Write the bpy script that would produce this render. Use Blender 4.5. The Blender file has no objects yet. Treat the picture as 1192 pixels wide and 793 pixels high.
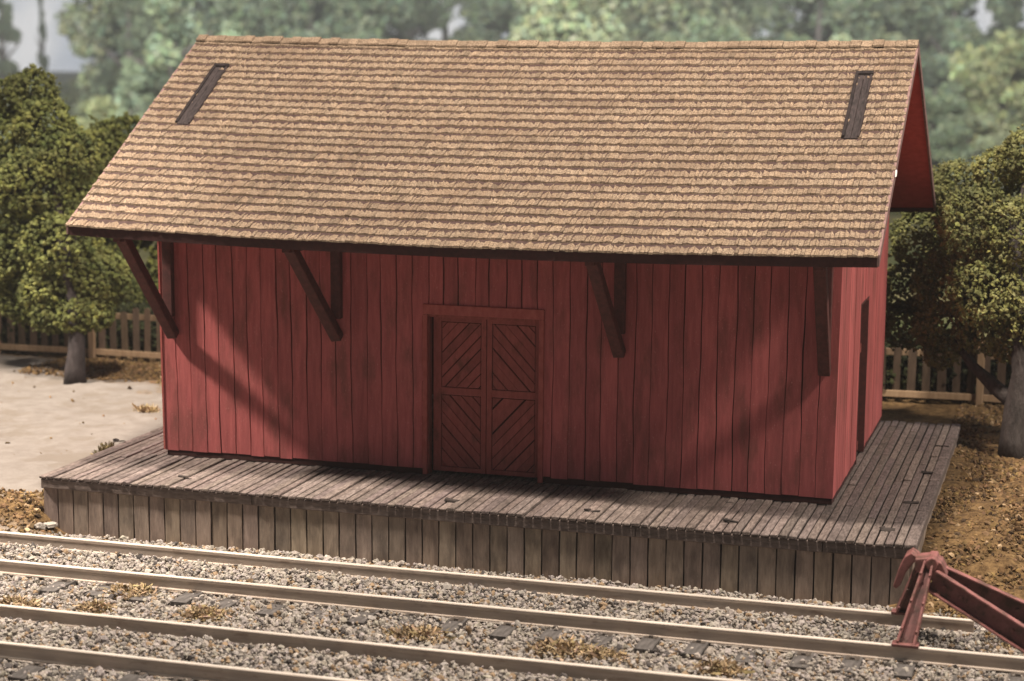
import bpy, math, random
import numpy as np
from mathutils import Vector, Matrix

random.seed(7)
rng = np.random.default_rng(11)
scn = bpy.context.scene
COL = scn.collection

# ------------------------------------------------------------------ camera
FPX = 2239.73
CAM = Vector((15.973, -26.824, 7.888))
YAW, PIT, ROL = map(math.radians, (-16.737, -8.723, 0.481))
FW = Vector((math.sin(YAW) * math.cos(PIT), math.cos(YAW) * math.cos(PIT), math.sin(PIT)))
RT = Vector((math.cos(YAW), -math.sin(YAW), 0))
UP = RT.cross(FW)
R2 = RT * math.cos(ROL) + UP * math.sin(ROL)
U2 = -RT * math.sin(ROL) + UP * math.cos(ROL)


def ray(px, py):
    return FW + R2 * ((px - 596) / FPX) - U2 * ((py - 396.5) / FPX)


def at(px, py, Y):
    "photo pixel -> point of the plane y = Y"
    d = ray(px, py)
    return CAM + d * ((Y - CAM.y) / d.y)


def atz(px, py, Z):
    d = ray(px, py)
    return CAM + d * ((Z - CAM.z) / d.z)


cd = bpy.data.cameras.new('camera')
cam = bpy.data.objects.new('camera', cd)
COL.objects.link(cam)
m = Matrix.Identity(4)
for i, v in enumerate((R2, U2, -FW)):
    for k in range(3):
        m[k][i] = v[k]
m.translation = CAM
cam.matrix_world = m
cd.sensor_width = 36
cd.lens = 36 * FPX / 1192
cd.clip_start = 0.5
cd.clip_end = 4000
cd.dof.use_dof = True
cd.dof.focus_distance = 29.0
cd.dof.aperture_fstop = 0.58
scn.camera = cam


# ------------------------------------------------------------------ helpers
def tag(o, label=None, cat=None, group=None, kind=None):
    if label: o['label'] = label
    if cat: o['category'] = cat
    if group: o['group'] = group
    if kind: o['kind'] = kind
    return o


def empty(name, loc, label, cat, group=None):
    o = bpy.data.objects.new(name, None)
    o.empty_display_size = 0.2
    COL.objects.link(o)
    o.location = loc
    return tag(o, label, cat, group)


def wloc(o):
    v = Vector((0, 0, 0))
    while o is not None:
        v = v + o.location
        o = o.parent
    return v


def finish(name, me, mat, parent):
    o = bpy.data.objects.new(name, me)
    COL.objects.link(o)
    if mat is not None:
        me.materials.append(mat)
    if parent is not None:
        o.parent = parent
    return o


def np_mesh(name, V, F, mat, parent=None, tint=None, smooth=False):
    "V (n,3) world coords, F (m,k) all faces with k corners, tint (m,3) per face"
    V = np.asarray(V, np.float32)
    F = np.asarray(F, np.int32)
    if parent is not None:
        V = V - np.array(wloc(parent), np.float32)
    me = bpy.data.meshes.new(name)
    me.vertices.add(len(V))
    me.vertices.foreach_set('co', V.ravel())
    k = F.shape[1]
    me.loops.add(F.size)
    me.loops.foreach_set('vertex_index', F.ravel())
    me.polygons.add(len(F))
    me.polygons.foreach_set('loop_start', np.arange(0, F.size, k, dtype=np.int32))
    me.polygons.foreach_set('use_smooth', np.full(len(F), smooth))
    me.update(calc_edges=True)
    if tint is not None:
        a = me.attributes.new('tint', 'FLOAT_COLOR', 'FACE')
        t = np.ones((len(F), 4), np.float32)
        t[:, :3] = tint
        a.data.foreach_set('color', t.ravel())
    return finish(name, me, mat, parent)


class MB:
    "collects shapes that become ONE mesh"

    def __init__(s):
        s.v, s.f, s.t = [], [], []

    def add(s, vs, fs, tint=(1, 1, 1)):
        b = len(s.v)
        s.v += [tuple(p) for p in vs]
        for f in fs:
            s.f.append([i + b for i in f])
            s.t.append(tint)

    def box(s, x0, x1, y0, y1, z0, z1, tint=(1, 1, 1), jit=0.0):
        vs = [(x, y, z) for z in (z0, z1) for y in (y0, y1) for x in (x0, x1)]
        if jit:
            vs = [(a + random.uniform(-jit, jit), b + random.uniform(-jit, jit), c + random.uniform(-jit, jit)) for a, b, c in vs]
        s.add(vs, [(0, 2, 3, 1), (4, 5, 7, 6), (0, 1, 5, 4), (2, 6, 7, 3), (0, 4, 6, 2), (1, 3, 7, 5)], tint)

    def bar(s, p, q, w, h, side=Vector((1, 0, 0)), tint=(1, 1, 1)):
        "square bar p->q, w along side, h across"
        p, q = Vector(p), Vector(q)
        d = (q - p).normalized()
        a = (side - d * side.dot(d)).normalized()
        b = d.cross(a)
        vs = [e + a * (i * w / 2) + b * (j * h / 2) for e in (p, q) for j in (-1, 1) for i in (-1, 1)]
        s.add(vs, [(0, 2, 3, 1), (4, 5, 7, 6), (0, 1, 5, 4), (2, 6, 7, 3), (0, 4, 6, 2), (1, 3, 7, 5)], tint)

    def prism(s, poly, d, tint=(1, 1, 1)):
        "poly: list of 3-D points, extruded by vector d"
        n = len(poly)
        d = Vector(d)
        vs = [Vector(p) for p in poly] + [Vector(p) + d for p in poly]
        fs = [tuple(range(n)), tuple(range(2 * n - 1, n - 1, -1))]
        fs += [(i, i + n, (i + 1) % n + n, (i + 1) % n) for i in range(n)]
        s.add(vs, fs, tint)

    def tube(s, pts, rads, n=8, tint=(1, 1, 1)):
        rings = []
        for i, p in enumerate(pts):
            p = Vector(p)
            d = (Vector(pts[min(i + 1, len(pts) - 1)]) - Vector(pts[max(i - 1, 0)])).normalized()
            a = d.orthogonal().normalized() if abs(d.z) < 0.99 else Vector((1, 0, 0))
            a = (Vector((1, 0.3, 0)) - d * d.dot(Vector((1, 0.3, 0)))).normalized()
            b = d.cross(a)
            rings.append([p + (a * math.cos(6.2832 * k / n) + b * math.sin(6.2832 * k / n)) * rads[i] * random.uniform(.88, 1.12) for k in range(n)])
        vs = [v for r in rings for v in r]
        fs = [(i * n + k, i * n + (k + 1) % n, (i + 1) * n + (k + 1) % n, (i + 1) * n + k) for i in range(len(pts) - 1) for k in range(n)]
        fs += [tuple(range(n - 1, -1, -1)), tuple(range((len(pts) - 1) * n, len(pts) * n))]
        s.add(vs, fs, tint)

    def build(s, name, mat, parent=None, bevel=0.0, smooth=False):
        off = wloc(parent) if parent is not None else Vector((0, 0, 0))
        me = bpy.data.meshes.new(name)
        me.from_pydata([tuple(Vector(p) - off) for p in s.v], [], s.f)
        a = me.attributes.new('tint', 'FLOAT_COLOR', 'FACE')
        a.data.foreach_set('color', np.array([(*t, 1) for t in s.t], np.float32).ravel())
        if smooth:
            for p in me.polygons: p.use_smooth = True
        o = finish(name, me, mat, parent)
        if bevel:
            md = o.modifiers.new('bevel', 'BEVEL')
            md.width = bevel
            md.segments = 2
            md.limit_method = 'ANGLE'
        return o


def shade(lo=.85, hi=1.1, c=(1, 1, 1)):
    k = random.uniform(lo, hi)
    return tuple(k * x for x in c)


# ------------------------------------------------------------------ materials
def M(name, c1, c2, nscale=(4, 4, 4), detail=6, rough=.85, bump=.3, bscale=(40, 40, 40), bdist=.02,
      c3=None, c3scale=(1, 1, 1), c3lo=.55, c3hi=.7, metallic=0, tint=True, spec=.25, lo=.35, hi=.65, c4=None, c4scale=(60, 60, 60), c4lo=.64, c4hi=.72):
    mt = bpy.data.materials.new(name)
    mt.use_nodes = True
    nt = mt.node_tree
    N, L = nt.nodes, nt.links
    bs = N['Principled BSDF']
    bs.inputs['Roughness'].default_value = rough
    bs.inputs['Metallic'].default_value = metallic
    bs.inputs['Specular IOR Level'].default_value = spec
    tc = N.new('ShaderNodeTexCoord')

    def noise(sc, det, r=.6):
        mp = N.new('ShaderNodeMapping')
        mp.inputs['Scale'].default_value = sc
        L.new(tc.outputs['Object'], mp.inputs['Vector'])
        nz = N.new('ShaderNodeTexNoise')
        nz.inputs['Scale'].default_value = 1
        nz.inputs['Detail'].default_value = det
        nz.inputs['Roughness'].default_value = r
        L.new(mp.outputs[0], nz.inputs['Vector'])
        return nz.outputs['Fac']

    def ramp(fac, a, b):
        r = N.new('ShaderNodeMapRange')
        r.inputs['From Min'].default_value = a
        r.inputs['From Max'].default_value = b
        L.new(fac, r.inputs['Value'])
        return r.outputs[0]

    def mix(fac, a, b, mode='MIX'):
        x = N.new('ShaderNodeMix')
        x.data_type = 'RGBA'
        x.blend_type = mode
        for sock, v in ((x.inputs[0], fac), (x.inputs[6], a), (x.inputs[7], b)):
            if isinstance(v, (int, float)): sock.default_value = v
            elif isinstance(v, tuple): sock.default_value = (*v, 1)
            else: L.new(v, sock)
        return x.outputs[2]
    col = mix(ramp(noise(nscale, detail), lo, hi), c1, c2)
    if c3:
        col = mix(ramp(noise(c3scale, 5, .65), c3lo, c3hi), col, c3)
    if c4:
        col = mix(ramp(noise(c4scale, 3, .7), c4lo, c4hi), col, c4)
    if tint:
        at_ = N.new('ShaderNodeAttribute')
        at_.attribute_name = 'tint'
        col = mix(1.0, col, at_.outputs['Color'], 'MULTIPLY')
    L.new(col, bs.inputs['Base Color'])
    if bump:
        b = N.new('ShaderNodeBump')
        b.inputs['Strength'].default_value = bump
        b.inputs['Distance'].default_value = bdist
        L.new(noise(bscale, 5), b.inputs['Height'])
        L.new(b.outputs[0], bs.inputs['Normal'])
    mt['nodes'] = 1
    return mt


RED = M('weathered_red_paint', (.31, .078, .078), (.43, .112, .11), (14, 14, 1.4), 8, .78, .35, (60, 60, 8), .01,
        c3=(.2, .064, .056), c3scale=(3.2, 3.2, .9), c3lo=.48, c3hi=.72, c4=(.52, .2, .19), c4scale=(48, 48, 26))
REDD = M('dark_red_door_paint', (.235, .06, .052), (.31, .082, .07), (14, 14, 5), 7, .8, .3, (70, 70, 70), .008,
         c3=(.16, .05, .04), c3scale=(3, 3, 2))
REDT = M('dark_red_trim', (.062, .023, .021), (.1, .033, .03), (12, 12, 12), 7, .75, .3, (50, 50, 50), .01)
REDL = M('worn_red_trim', (.31, .075, .066), (.40, .11, .095), (12, 12, 6), 7, .8, .3, (50, 50, 50), .01)
SOFF = M('red_soffit_paint', (.36, .07, .06), (.45, .09, .075), (8, 8, 8), 6, .8, .3, (50, 50, 50), .01)
GROOVE = M('dark_groove', (.035, .012, .011), (.05, .018, .016), rough=.95, bump=0, tint=False)
SHIN = M('tan_wood_shingle', (.115, .078, .05), (.385, .288, .202), (40, 34, 34), 8, .9, 1, (80, 60, 60), .03,
         c3=(.165, .112, .075), c3scale=(.9, 1.5, 1.5), c3lo=.46, c3hi=.8, c4=(.46, .37, .28), c4scale=(70, 50, 50), c4lo=.62, c4hi=.7)
RAKE = M('grey_brown_board', (.13, .075, .07), (.22, .14, .13), (10, 10, 10), 7, .85, .4, (40, 40, 40), .01)
SLOT = M('weathered_slot_board', (.016, .012, .012), (.045, .034, .034), (30, 8, 8), 8, .9, .5, (60, 20, 20), .01)
DECK = M('weathered_deck_plank', (.07, .054, .049), (.2, .161, .147), (34, 7, 24), 8, .85, .6, (60, 8, 40), .012,
         c3=(.06, .046, .041), c3scale=(3, 2.4, 3), c3lo=.5, c3hi=.75, c4=(.4, .35, .32), c4scale=(70, 22, 60), c4lo=.66, c4hi=.74)
BEAM = M('dark_deck_beam', (.09, .07, .062), (.17, .135, .12), (6, 26, 26), 7, .9, .5, (10, 50, 50), .012,
         c3=(.3, .25, .22), c3scale=(9, 30, 30), c3lo=.66, c3hi=.8)
SKIRT = M('stained_skirt_board', (.225, .178, .148), (.35, .285, .236), (16, 16, 2.2), 8, .88, .4, (60, 60, 8), .01,
          c3=(.13, .105, .09), c3scale=(3.5, 3.5, 1.5), c3lo=.48, c3hi=.72, c4=(.4, .35, .31), c4scale=(55, 55, 40), c4lo=.69, c4hi=.76)
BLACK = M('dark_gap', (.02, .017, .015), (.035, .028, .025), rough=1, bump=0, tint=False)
RAILM = M('painted_rail_side', (.41, .335, .275), (.53, .45, .38), (1.2, 20, 20), 7, .7, .3, (30, 30, 30), .008,
          c3=(.27, .2, .155), c3scale=(3, 8, 8), c3lo=.55, c3hi=.75)
RAILT = M('worn_rail_head', (.42, .37, .32), (.62, .57, .51), (1.2, 30, 30), 7, .5, .15, (30, 60, 60), .004, metallic=.1, spec=.5)
TIE = M('dark_tie_wood', (.05, .045, .042), (.10, .09, .085), (20, 4, 20), 7, .9, .5, (50, 8, 50), .015)
STONE = M('ballast_stone', (.225, .203, .184), (.32, .295, .268), (30, 30, 30), 6, .92, .5, (60, 60, 60), .01)
PICK = M('weathered_picket', (.058, .04, .028), (.1, .07, .05), (20, 20, 3), 7, .9, .4, (50, 50, 8), .01)
POST = M('tan_fence_wood', (.24, .16, .095), (.32, .225, .14), (14, 14, 3), 7, .85, .4, (50, 50, 8), .01)
BARK = M('grey_bark', (.022, .018, .018), (.05, .041, .041), (9, 9, 3), 8, .95, .8, (22, 22, 6), .05)
LEAF_S = M('dark_shrub_foliage', (.012, .016, .007), (.032, .036, .014), (1.6, 1.6, 1.6), 4, .9, 0)
BARKD = M('dark_bark', (.03, .026, .024), (.07, .06, .056), (9, 9, 3), 8, .95, .8, (22, 22, 6), .05)
BUMP_ = M('dull_red_bumper_paint', (.155, .058, .055), (.25, .1, .092), (12, 12, 12), 7, .6, .3, (40, 40, 40), .008,
          c3=(.075, .036, .026), c3scale=(6, 6, 6), c3lo=.46, c3hi=.62, c4=(.3, .15, .135), c4scale=(30, 30, 30), spec=.4)
TUFT = M('dry_grass_fibre', (.24, .185, .115), (.38, .305, .2), (6, 6, 6), 4, .9, 0)
LITTER = M('soil_crumb', (.12, .074, .034), (.22, .146, .072), (5, 5, 5), 5, .95, 0)
ROCK = M('dark_rock', (.10, .085, .082), (.19, .165, .155), (7, 7, 7), 7, .9, .7, (16, 16, 16), .05)
LEAF_L = M('dark_green_foliage', (.042, .054, .016), (.14, .148, .046), (1.6, 1.6, 1.6), 4, .9, 0)
LEAF_R = M('olive_foliage', (.075, .084, .03), (.19, .188, .074), (1.6, 1.6, 1.6), 4, .9, 0)
LEAF_F = M('far_foliage', (.09, .107, .074), (.143, .168, .115), (.5, .5, .5), 4, .9, 0)  # paled and greyed, part of the haze is in the leaf colour
CHIP = M('pale_chip', (.6, .58, .56), (.7, .68, .66), rough=.7, bump=0, tint=False)


def ground_material():
    mt = bpy.data.materials.new('ground_soil_and_sand')
    mt.use_nodes = True
    nt = mt.node_tree
    N, L = nt.nodes, nt.links
    bs = N['Principled BSDF']
    bs.inputs['Roughness'].default_value = .95
    bs.inputs['Specular IOR Level'].default_value = .1
    tc = N.new('ShaderNodeTexCoord')
    sep = N.new('ShaderNodeSeparateXYZ')
    L.new(tc.outputs['Object'], sep.inputs[0])

    def noise(s, d=6, r=.65):
        n = N.new('ShaderNodeTexNoise')
        n.inputs['Scale'].default_value = s
        n.inputs['Detail'].default_value = d
        n.inputs['Roughness'].default_value = r
        L.new(tc.outputs['Object'], n.inputs['Vector'])
        return n.outputs['Fac']

    def mth(op, a, b=None, c=None):
        x = N.new('ShaderNodeMath')
        x.operation = op
        for i, v in enumerate((a, b, c)):
            if v is None: continue
            if isinstance(v, (int, float)): x.inputs[i].default_value = v
            else: L.new(v, x.inputs[i])
        return x.outputs[0]

    def rng_(v, a, b):
        r = N.new('ShaderNodeMapRange')
        r.interpolation_type = 'SMOOTHSTEP'
        r.inputs['From Min'].default_value = a
        r.inputs['From Max'].default_value = b
        L.new(v, r.inputs['Value'])
        return r.outputs[0]

    def mix(f, a, b):
        x = N.new('ShaderNodeMix')
        x.data_type = 'RGBA'
        for s, v in ((x.inputs[0], f), (x.inputs[6], a), (x.inputs[7], b)):
            if isinstance(v, tuple): s.default_value = (*v, 1)
            else: L.new(v, s)
        return x.outputs[2]
    big = noise(.9)
    fine = noise(9, 8, .75)
    vfine = noise(38, 6, .8)
    soil = mix(rng_(fine, .35, .65), (.06, .036, .017), (.18, .115, .053))
    soil = mix(rng_(vfine, .58, .72), soil, (.24, .165, .09))
    soil = mix(rng_(big, .5, .66), soil, (.085, .054, .028))
    sand = mix(rng_(noise(3, 7), .35, .65), (.175, .155, .138), (.21, .19, .172))
    sand = mix(rng_(noise(.8, 4), .5, .62), sand, (.165, .143, .122))
    sand = mix(rng_(vfine, .63, .78), sand, (.14, .115, .098))
    w = mth('MULTIPLY', mth('SUBTRACT', noise(1.3, 6), .5), 2.6)
    xw = mth('ADD', sep.outputs[0], w)
    yw = mth('ADD', sep.outputs[1], w)
    # sand yard west of the platform
    s1 = mth('SUBTRACT', 1.0, rng_(xw, .1, .5))
    s2 = rng_(yw, .3, .75)
    s3 = mth('SUBTRACT', 1.0, rng_(mth('ADD', yw, mth('MULTIPLY', xw, .55)), 8.0, 8.9))
    sm = mth('MULTIPLY', mth('MULTIPLY', s1, s2), s3)
    col = mix(sm, soil, sand)
    # far ground is rough meadow
    far = rng_(sep.outputs[1], 14, 17)
    grass = mix(rng_(noise(.35), .4, .62), (.085, .10, .04), (.19, .175, .085))
    col = mix(far, col, grass)
    # trackside grey grit
    gr = mth('SUBTRACT', 1.0, rng_(sep.outputs[1], -.7, -.2))
    grit = mix(rng_(noise(26, 7, .8), .4, .62), (.18, .155, .135), (.29, .258, .23))
    grit = mix(rng_(noise(1.6, 5), .55, .68), grit, (.19, .136, .09))
    col = mix(gr, col, grit)
    L.new(col, bs.inputs['Base Color'])
    b = N.new('ShaderNodeBump')
    b.inputs['Strength'].default_value = .55
    b.inputs['Distance'].default_value = .05
    L.new(mth('ADD', fine, mth('MULTIPLY', vfine, .6)), b.inputs['Height'])
    L.new(b.outputs[0], bs.inputs['Normal'])
    return mt


# ------------------------------------------------------------------ measured layout
P, LP, WP = 1.0, 13.85, 9.16          # platform top, length, depth
X0, X1, Y0, W = 1.214, 12.428, 1.987, 6.977   # house plan
RX0, RX1, OV, ER, RR = .269, 13.144, 1.443, 5.026, 8.013
YE, YR, YB = Y0 - OV, Y0 + W / 2, Y0 + W + OV
SL = (RR - ER) / (YR - YE)
RA1 = -1.24
RA2 = RA1 - 1.435
RB1 = RA2 - 2.02
RB2 = RB1 - 1.435
RZ, TZ = .35, .15


def ss(a, b, v):
    t = np.clip((v - a) / (b - a), 0, 1)
    return t * t * (3 - 2 * t)


def gh(x, y):
    "ground height"
    x = np.asarray(x, float)
    y = np.asarray(y, float)
    left = ss(-.9, .9, y) * .42
    right = ss(-.5, 3.2, y) * .55
    m_ = ss(3, 11, x)
    h = .1 + left * (1 - m_) + right * m_
    under = ss(.0, .5, x) * (1 - ss(LP - .6, LP - .1, x)) * ss(-.6, -.2, y) * (1 - ss(WP - .6, WP - .1, y))
    h = h * (1 - under) + .02 * under
    h = h + .035 * np.sin(x * 1.7 + y * .9) * np.sin(y * 1.3 - x * .4) * ss(.2, 1.5, y) * (1 - under)
    # dirt heaped against the west end of the skirt
    h = h + .2 * np.exp(-(((x + .5) / .55) ** 2 + ((y + .02) / .38) ** 2))
    # soil heaped beside the east end
    h = h + .2 * np.exp(-(((x - LP - 1.0) / .9) ** 2 + ((y - 2.2) / 2.0) ** 2))
    h = h - 12 * ss(50, 260, y)
    return h


def build_ground():
    xs = np.concatenate([[-700, -400, -200, -100, -50, -30, -20, -14], np.arange(-10, 24.01, .16), [27, 32, 40, 60, 110, 200, 400, 700]])
    ys = np.concatenate([[-160, -80, -40, -24, -15], np.arange(-10, 14.01, .16), [15.5, 18, 22, 28, 40, 60, 90, 130, 180, 260, 420, 700, 1100]])
    X, Y = np.meshgrid(xs, ys)
    Z = gh(X, Y)
    Z = Z + np.where((X > LP - .1) & (Y < 13), .05 * np.sin(X * 4.1 + 2 * np.sin(Y * 2.7)) * np.sin(Y * 3.7 + X * 1.3), 0)
    near = (np.abs(X - 7) < 16) & (np.abs(Y - 2) < 12.5)
    Z = Z + np.where(near, rng.normal(0, .012, X.shape), 0)
    V = np.stack([X, Y, Z], -1).reshape(-1, 3)
    nx, ny = len(xs), len(ys)
    i = np.arange(nx * ny).reshape(ny, nx)
    F = np.stack([i[:-1, :-1], i[:-1, 1:], i[1:, 1:], i[1:, :-1]], -1).reshape(-1, 4)
    tag(np_mesh('ground', V, F, ground_material(), smooth=True), kind='structure')


build_ground()

# ------------------------------------------------------------------ scatter
_t = (1 + 5 ** .5) / 2
ICO_V = np.array([(-1, _t, 0), (1, _t, 0), (-1, -_t, 0), (1, -_t, 0), (0, -1, _t), (0, 1, _t), (0, -1, -_t), (0, 1, -_t), (_t, 0, -1), (_t, 0, 1), (-_t, 0, -1), (-_t, 0, 1)]) / 1.902
ICO_F = np.array([(0, 11, 5), (0, 5, 1), (0, 1, 7), (0, 7, 10), (0, 10, 11), (1, 5, 9), (5, 11, 4), (11, 10, 2), (10, 7, 6), (7, 1, 8), (3, 9, 4), (3, 4, 2), (3, 2, 6), (3, 6, 8), (3, 8, 9), (4, 9, 5), (2, 4, 11), (6, 2, 10), (8, 6, 7), (9, 8, 1)])
OCT_V = np.array([(1, 0, 0), (-1, 0, 0), (0, 1, 0), (0, -1, 0), (0, 0, 1), (0, 0, -1)], float)
OCT_F = np.array([(0, 2, 4), (2, 1, 4), (1, 3, 4), (3, 0, 4), (2, 0, 5), (1, 2, 5), (3, 1, 5), (0, 3, 5)])
QUAD_V = np.array([(-1, -.6, 0), (1, -.6, .15), (1.1, .6, -.1), (-.9, .6, .2)], float)
QUAD_F = np.array([(0, 1, 2), (0, 2, 3)])


def rand_rot(n):
    q = rng.normal(size=(n, 4))
    q /= np.linalg.norm(q, axis=1, keepdims=True)
    w, x, y, z = q.T
    return np.stack([1 - 2 * (y * y + z * z), 2 * (x * y - z * w), 2 * (x * z + y * w),
                     2 * (x * y + z * w), 1 - 2 * (x * x + z * z), 2 * (y * z - x * w),
                     2 * (x * z - y * w), 2 * (y * z + x * w), 1 - 2 * (x * x + y * y)], -1).reshape(n, 3, 3)


def scatter(name, tv, tf, pos, size, tints, mat, parent=None, jit=.25, aniso=(.6, 1.2)):
    n = len(pos)
    sc = np.asarray(size)[:, None] * rng.uniform(*aniso, (n, 3))
    v = tv[None] * (1 + rng.uniform(-jit, jit, (n, len(tv), 1))) * sc[:, None, :]
    v = np.einsum('nij,nkj->nki', rand_rot(n), v) + np.asarray(pos)[:, None, :]
    f = tf[None] + (np.arange(n) * len(tv))[:, None, None]
    return np_mesh(name, v.reshape(-1, 3), f.reshape(-1, 3), mat, parent, np.repeat(tints, len(tf), axis=0))


# ------------------------------------------------------------------ freight house
house = empty('freight_house', (0.5 * (X0 + X1), Y0 + W / 2, P),
              'red board-sided freight house with a tan shingle roof, standing on the wooden platform', 'building')
SILL = .10


def roof_sag(x, s):
    u = (x - .5 * (RX0 + RX1)) / (.5 * (RX1 - RX0))
    return -(.105 * (1 - s) + .065 * s) * max(0, 1 - u * u)


def roof_z(x, y):
    "top surface of the shingles"
    yy = y if y <= YR else 2 * YR - y
    s = (yy - YE) / (YR - YE)
    return ER + SL * (yy - YE) + roof_sag(x, s)


def siding(a0, a1, zb, ztop, frame, pitch, holes=(), lean=(0, 0)):
    """vertical boards with wavy edges; frame(a, z, d) -> point, d = out from the wall.
    ztop(a) gives the board top; holes = (a_lo, a_hi, z_hi) door openings"""
    mb = MB()
    n = max(1, round((a1 - a0) / pitch))
    xs = [a0 + (a1 - a0) * i / n + (random.uniform(-.018, .018) if 0 < i < n else 0) for i in range(n + 1)]
    edges = []
    for i, x in enumerate(xs):
        ph, w1, w2 = random.uniform(0, 6), random.uniform(.6, 1.5), random.uniform(2.5, 4.5)
        am = 0 if i in (0, n) else .0075
        edges.append(lambda z, x=x, ph=ph, w1=w1, w2=w2, am=am: x + am * (math.sin(ph + w1 * z * 2) + .6 * math.sin(ph * 2 + w2 * z * 2)))
    for i in range(n):
        l, r = edges[i], edges[i + 1]
        g = [random.uniform(.004, .010) for _ in range(2)]
        d0 = .03 + random.uniform(-.004, .004)
        mid = .5 * (xs[i] + xs[i + 1])
        z_lo = zb
        for (h0, h1, hz) in holes:
            if h0 < mid < h1: z_lo = hz
        zt = ztop(mid)
        if zt - z_lo < .05: continue
        k = max(2, int((zt - z_lo) / .22))
        tn = shade(.83, 1.12)
        pts = []
        ph = random.uniform(0, 6)
        for j in range(k + 1):
            z = z_lo + (zt - z_lo) * j / k + (random.uniform(-.012, .012) if j == 0 else 0)
            gg = 1 + .6 * math.sin(ph + z * 1.9)
            a, b = l(z) + g[0] * gg, r(z) - g[1] * gg
            if i == 0: a = l(z)
            if i == n - 1: b = r(z)
            for (h0, h1, hz) in holes:
                if z < hz:
                    if h0 < b < h1 and a < h0: b = h0
                    if h0 < a < h1 and b > h1: a = h1
            t = (z - zb) / 4.0
            a += (lean[0] * (1 - (mid - a0) / (a1 - a0)) + lean[1] * (mid - a0) / (a1 - a0)) * t
            b += (lean[0] * (1 - (mid - a0) / (a1 - a0)) + lean[1] * (mid - a0) / (a1 - a0)) * t
            pts.append((a, b, z))
        vs = []
        for a, b, z in pts:
            vs += [frame(a, z, 0), frame(a, z, d0), frame(b, z, d0), frame(b, z, 0)]
        fs = []
        for j in range(k):
            o = j * 4
            for c in range(3):
                fs.append((o + c, o + c + 1, o + c + 5, o + c + 4))
        fs += [(0, 3, 2, 1), (k * 4, k * 4 + 1, k * 4 + 2, k * 4 + 3)]
        mb.add(vs, fs, tn)
    return mb


zt_front = lambda a: 5.62
zb = P + SILL
DX0, DX1, DZ = 5.90, 7.79, 3.64                       # door opening
fr = lambda a, z, d: (a, Y0 + .03 - d, z)
siding(X0, X1, zb, zt_front, fr, .262, [(DX0, DX1, DZ)], (-.06, .035)).build('wall', RED, house)
bk = lambda a, z, d: (a, Y0 + W - .03 + d, z)
siding(X0, X1, zb, zt_front, bk, .262).build('wall', RED, house)
gab = lambda a: min(5.62, 9) + SL * (min(a - Y0, Y0 + W - a)) - .02
SDY0, SDY1, SDZ = 4.98, 6.08, 3.72
rt_ = lambda a, z, d: (X1 - .03 + d, a, z)
siding(Y0 + .034, Y0 + W - .034, zb, gab, rt_, .262, [(SDY0, SDY1, SDZ)]).build('wall', RED, house)
lf_ = lambda a, z, d: (X0 + .03 - d, a, z)
siding(Y0 + .034, Y0 + W - .034, zb, gab, lf_, .262).build('wall', RED, house)

# dark core behind the grooves (with the door recesses left open) and the sill
mb = MB()
c0x, c1x, c0y, c1y = X0 + .02, X1 - .035, Y0 + .032, Y0 + W - .035
T = .12
mb.box(c0x, DX0, c0y, c0y + T, P + .01, 5.5)
mb.box(DX1, c1x, c0y, c0y + T, P + .01, 5.5)
mb.box(DX0, DX1, c0y, c0y + T, DZ, 5.5)
mb.box(c0x, c1x, c1y - T, c1y, P + .01, 5.5)
for xa, xb in ((c0x, c0x + T), (c1x - T, c1x)):
    segs = [(c0y + T, c1y - T, P + .01)] if xa < 5 else [(c0y + T, SDY0, P + .01), (SDY1, c1y - T, P + .01), (SDY0, SDY1, SDZ)]
    for ya, yb, z0 in segs:
        mb.box(xa, xb, ya, yb, z0, 5.5)
    mb.prism([(xa, c0y, 5.5), (xa, c1y, 5.5), (xa, YR, 5.5 + SL * (YR - Y0) - .08)], (xb - xa, 0, 0))
mb.build('wall_core', GROOVE, house)
mb = MB()
mb.box(X0 + .03, DX0 - .09, Y0 + .012, Y0 + .031, P + .003, P + SILL + .03)
mb.box(DX1 + .09, X1 - .04, Y0 + .012, Y0 + .031, P + .003, P + SILL + .03)
mb.box(X1 - .034, X1 - .012, Y0 + .012, SDY0, P + .003, P + SILL + .03)
mb.box(X1 - .034, X1 - .012, SDY1, Y0 + W - .03, P + .003, P + SILL + .03)
mb.build('sill', GROOVE, house)

# freight door: frame, two leaves, chevron panels
mb = MB()
mb.box(DX0 - .075, DX1 + .05, Y0 - .035, Y0 + .01, DZ - .01, DZ + .15, shade(.95, 1.05))
mb.box(DX0 - .075, DX0 - .002, Y0 - .036, Y0 + .02, P + .008, DZ - .012, shade(.85, .95))
mb.box(DX1 - .03, DX1 + .05, Y0 - .036, Y0 + .02, P + .008, DZ - .012, shade(.9, 1))
for k in range(5):   # split slivers of the left jamb
    z = 1.2 + k * .5
    mb.box(DX0 - .095, DX0 - .078, Y0 - .02, Y0 + .01, z, z + random.uniform(.25, .45), shade(.8, 1.2))
mb.build('door_frame', REDL, house, .008)
mb = MB()
mb.box(DX0 - .01, DX0 + .02, Y0 + .02, Y0 + .16, P + .01, DZ, shade(.7, .8))  # left reveal tinted darker, its shadow is in the colour
mb.box(DX1 - .04, DX1, Y0 + .02, Y0 + .16, P + .01, DZ)
mb.box(DX0 + .02, DX1 - .04, Y0 + .02, Y0 + .16, DZ - .06, DZ + .001)
mb.build('door_jamb', REDD, house)


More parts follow.
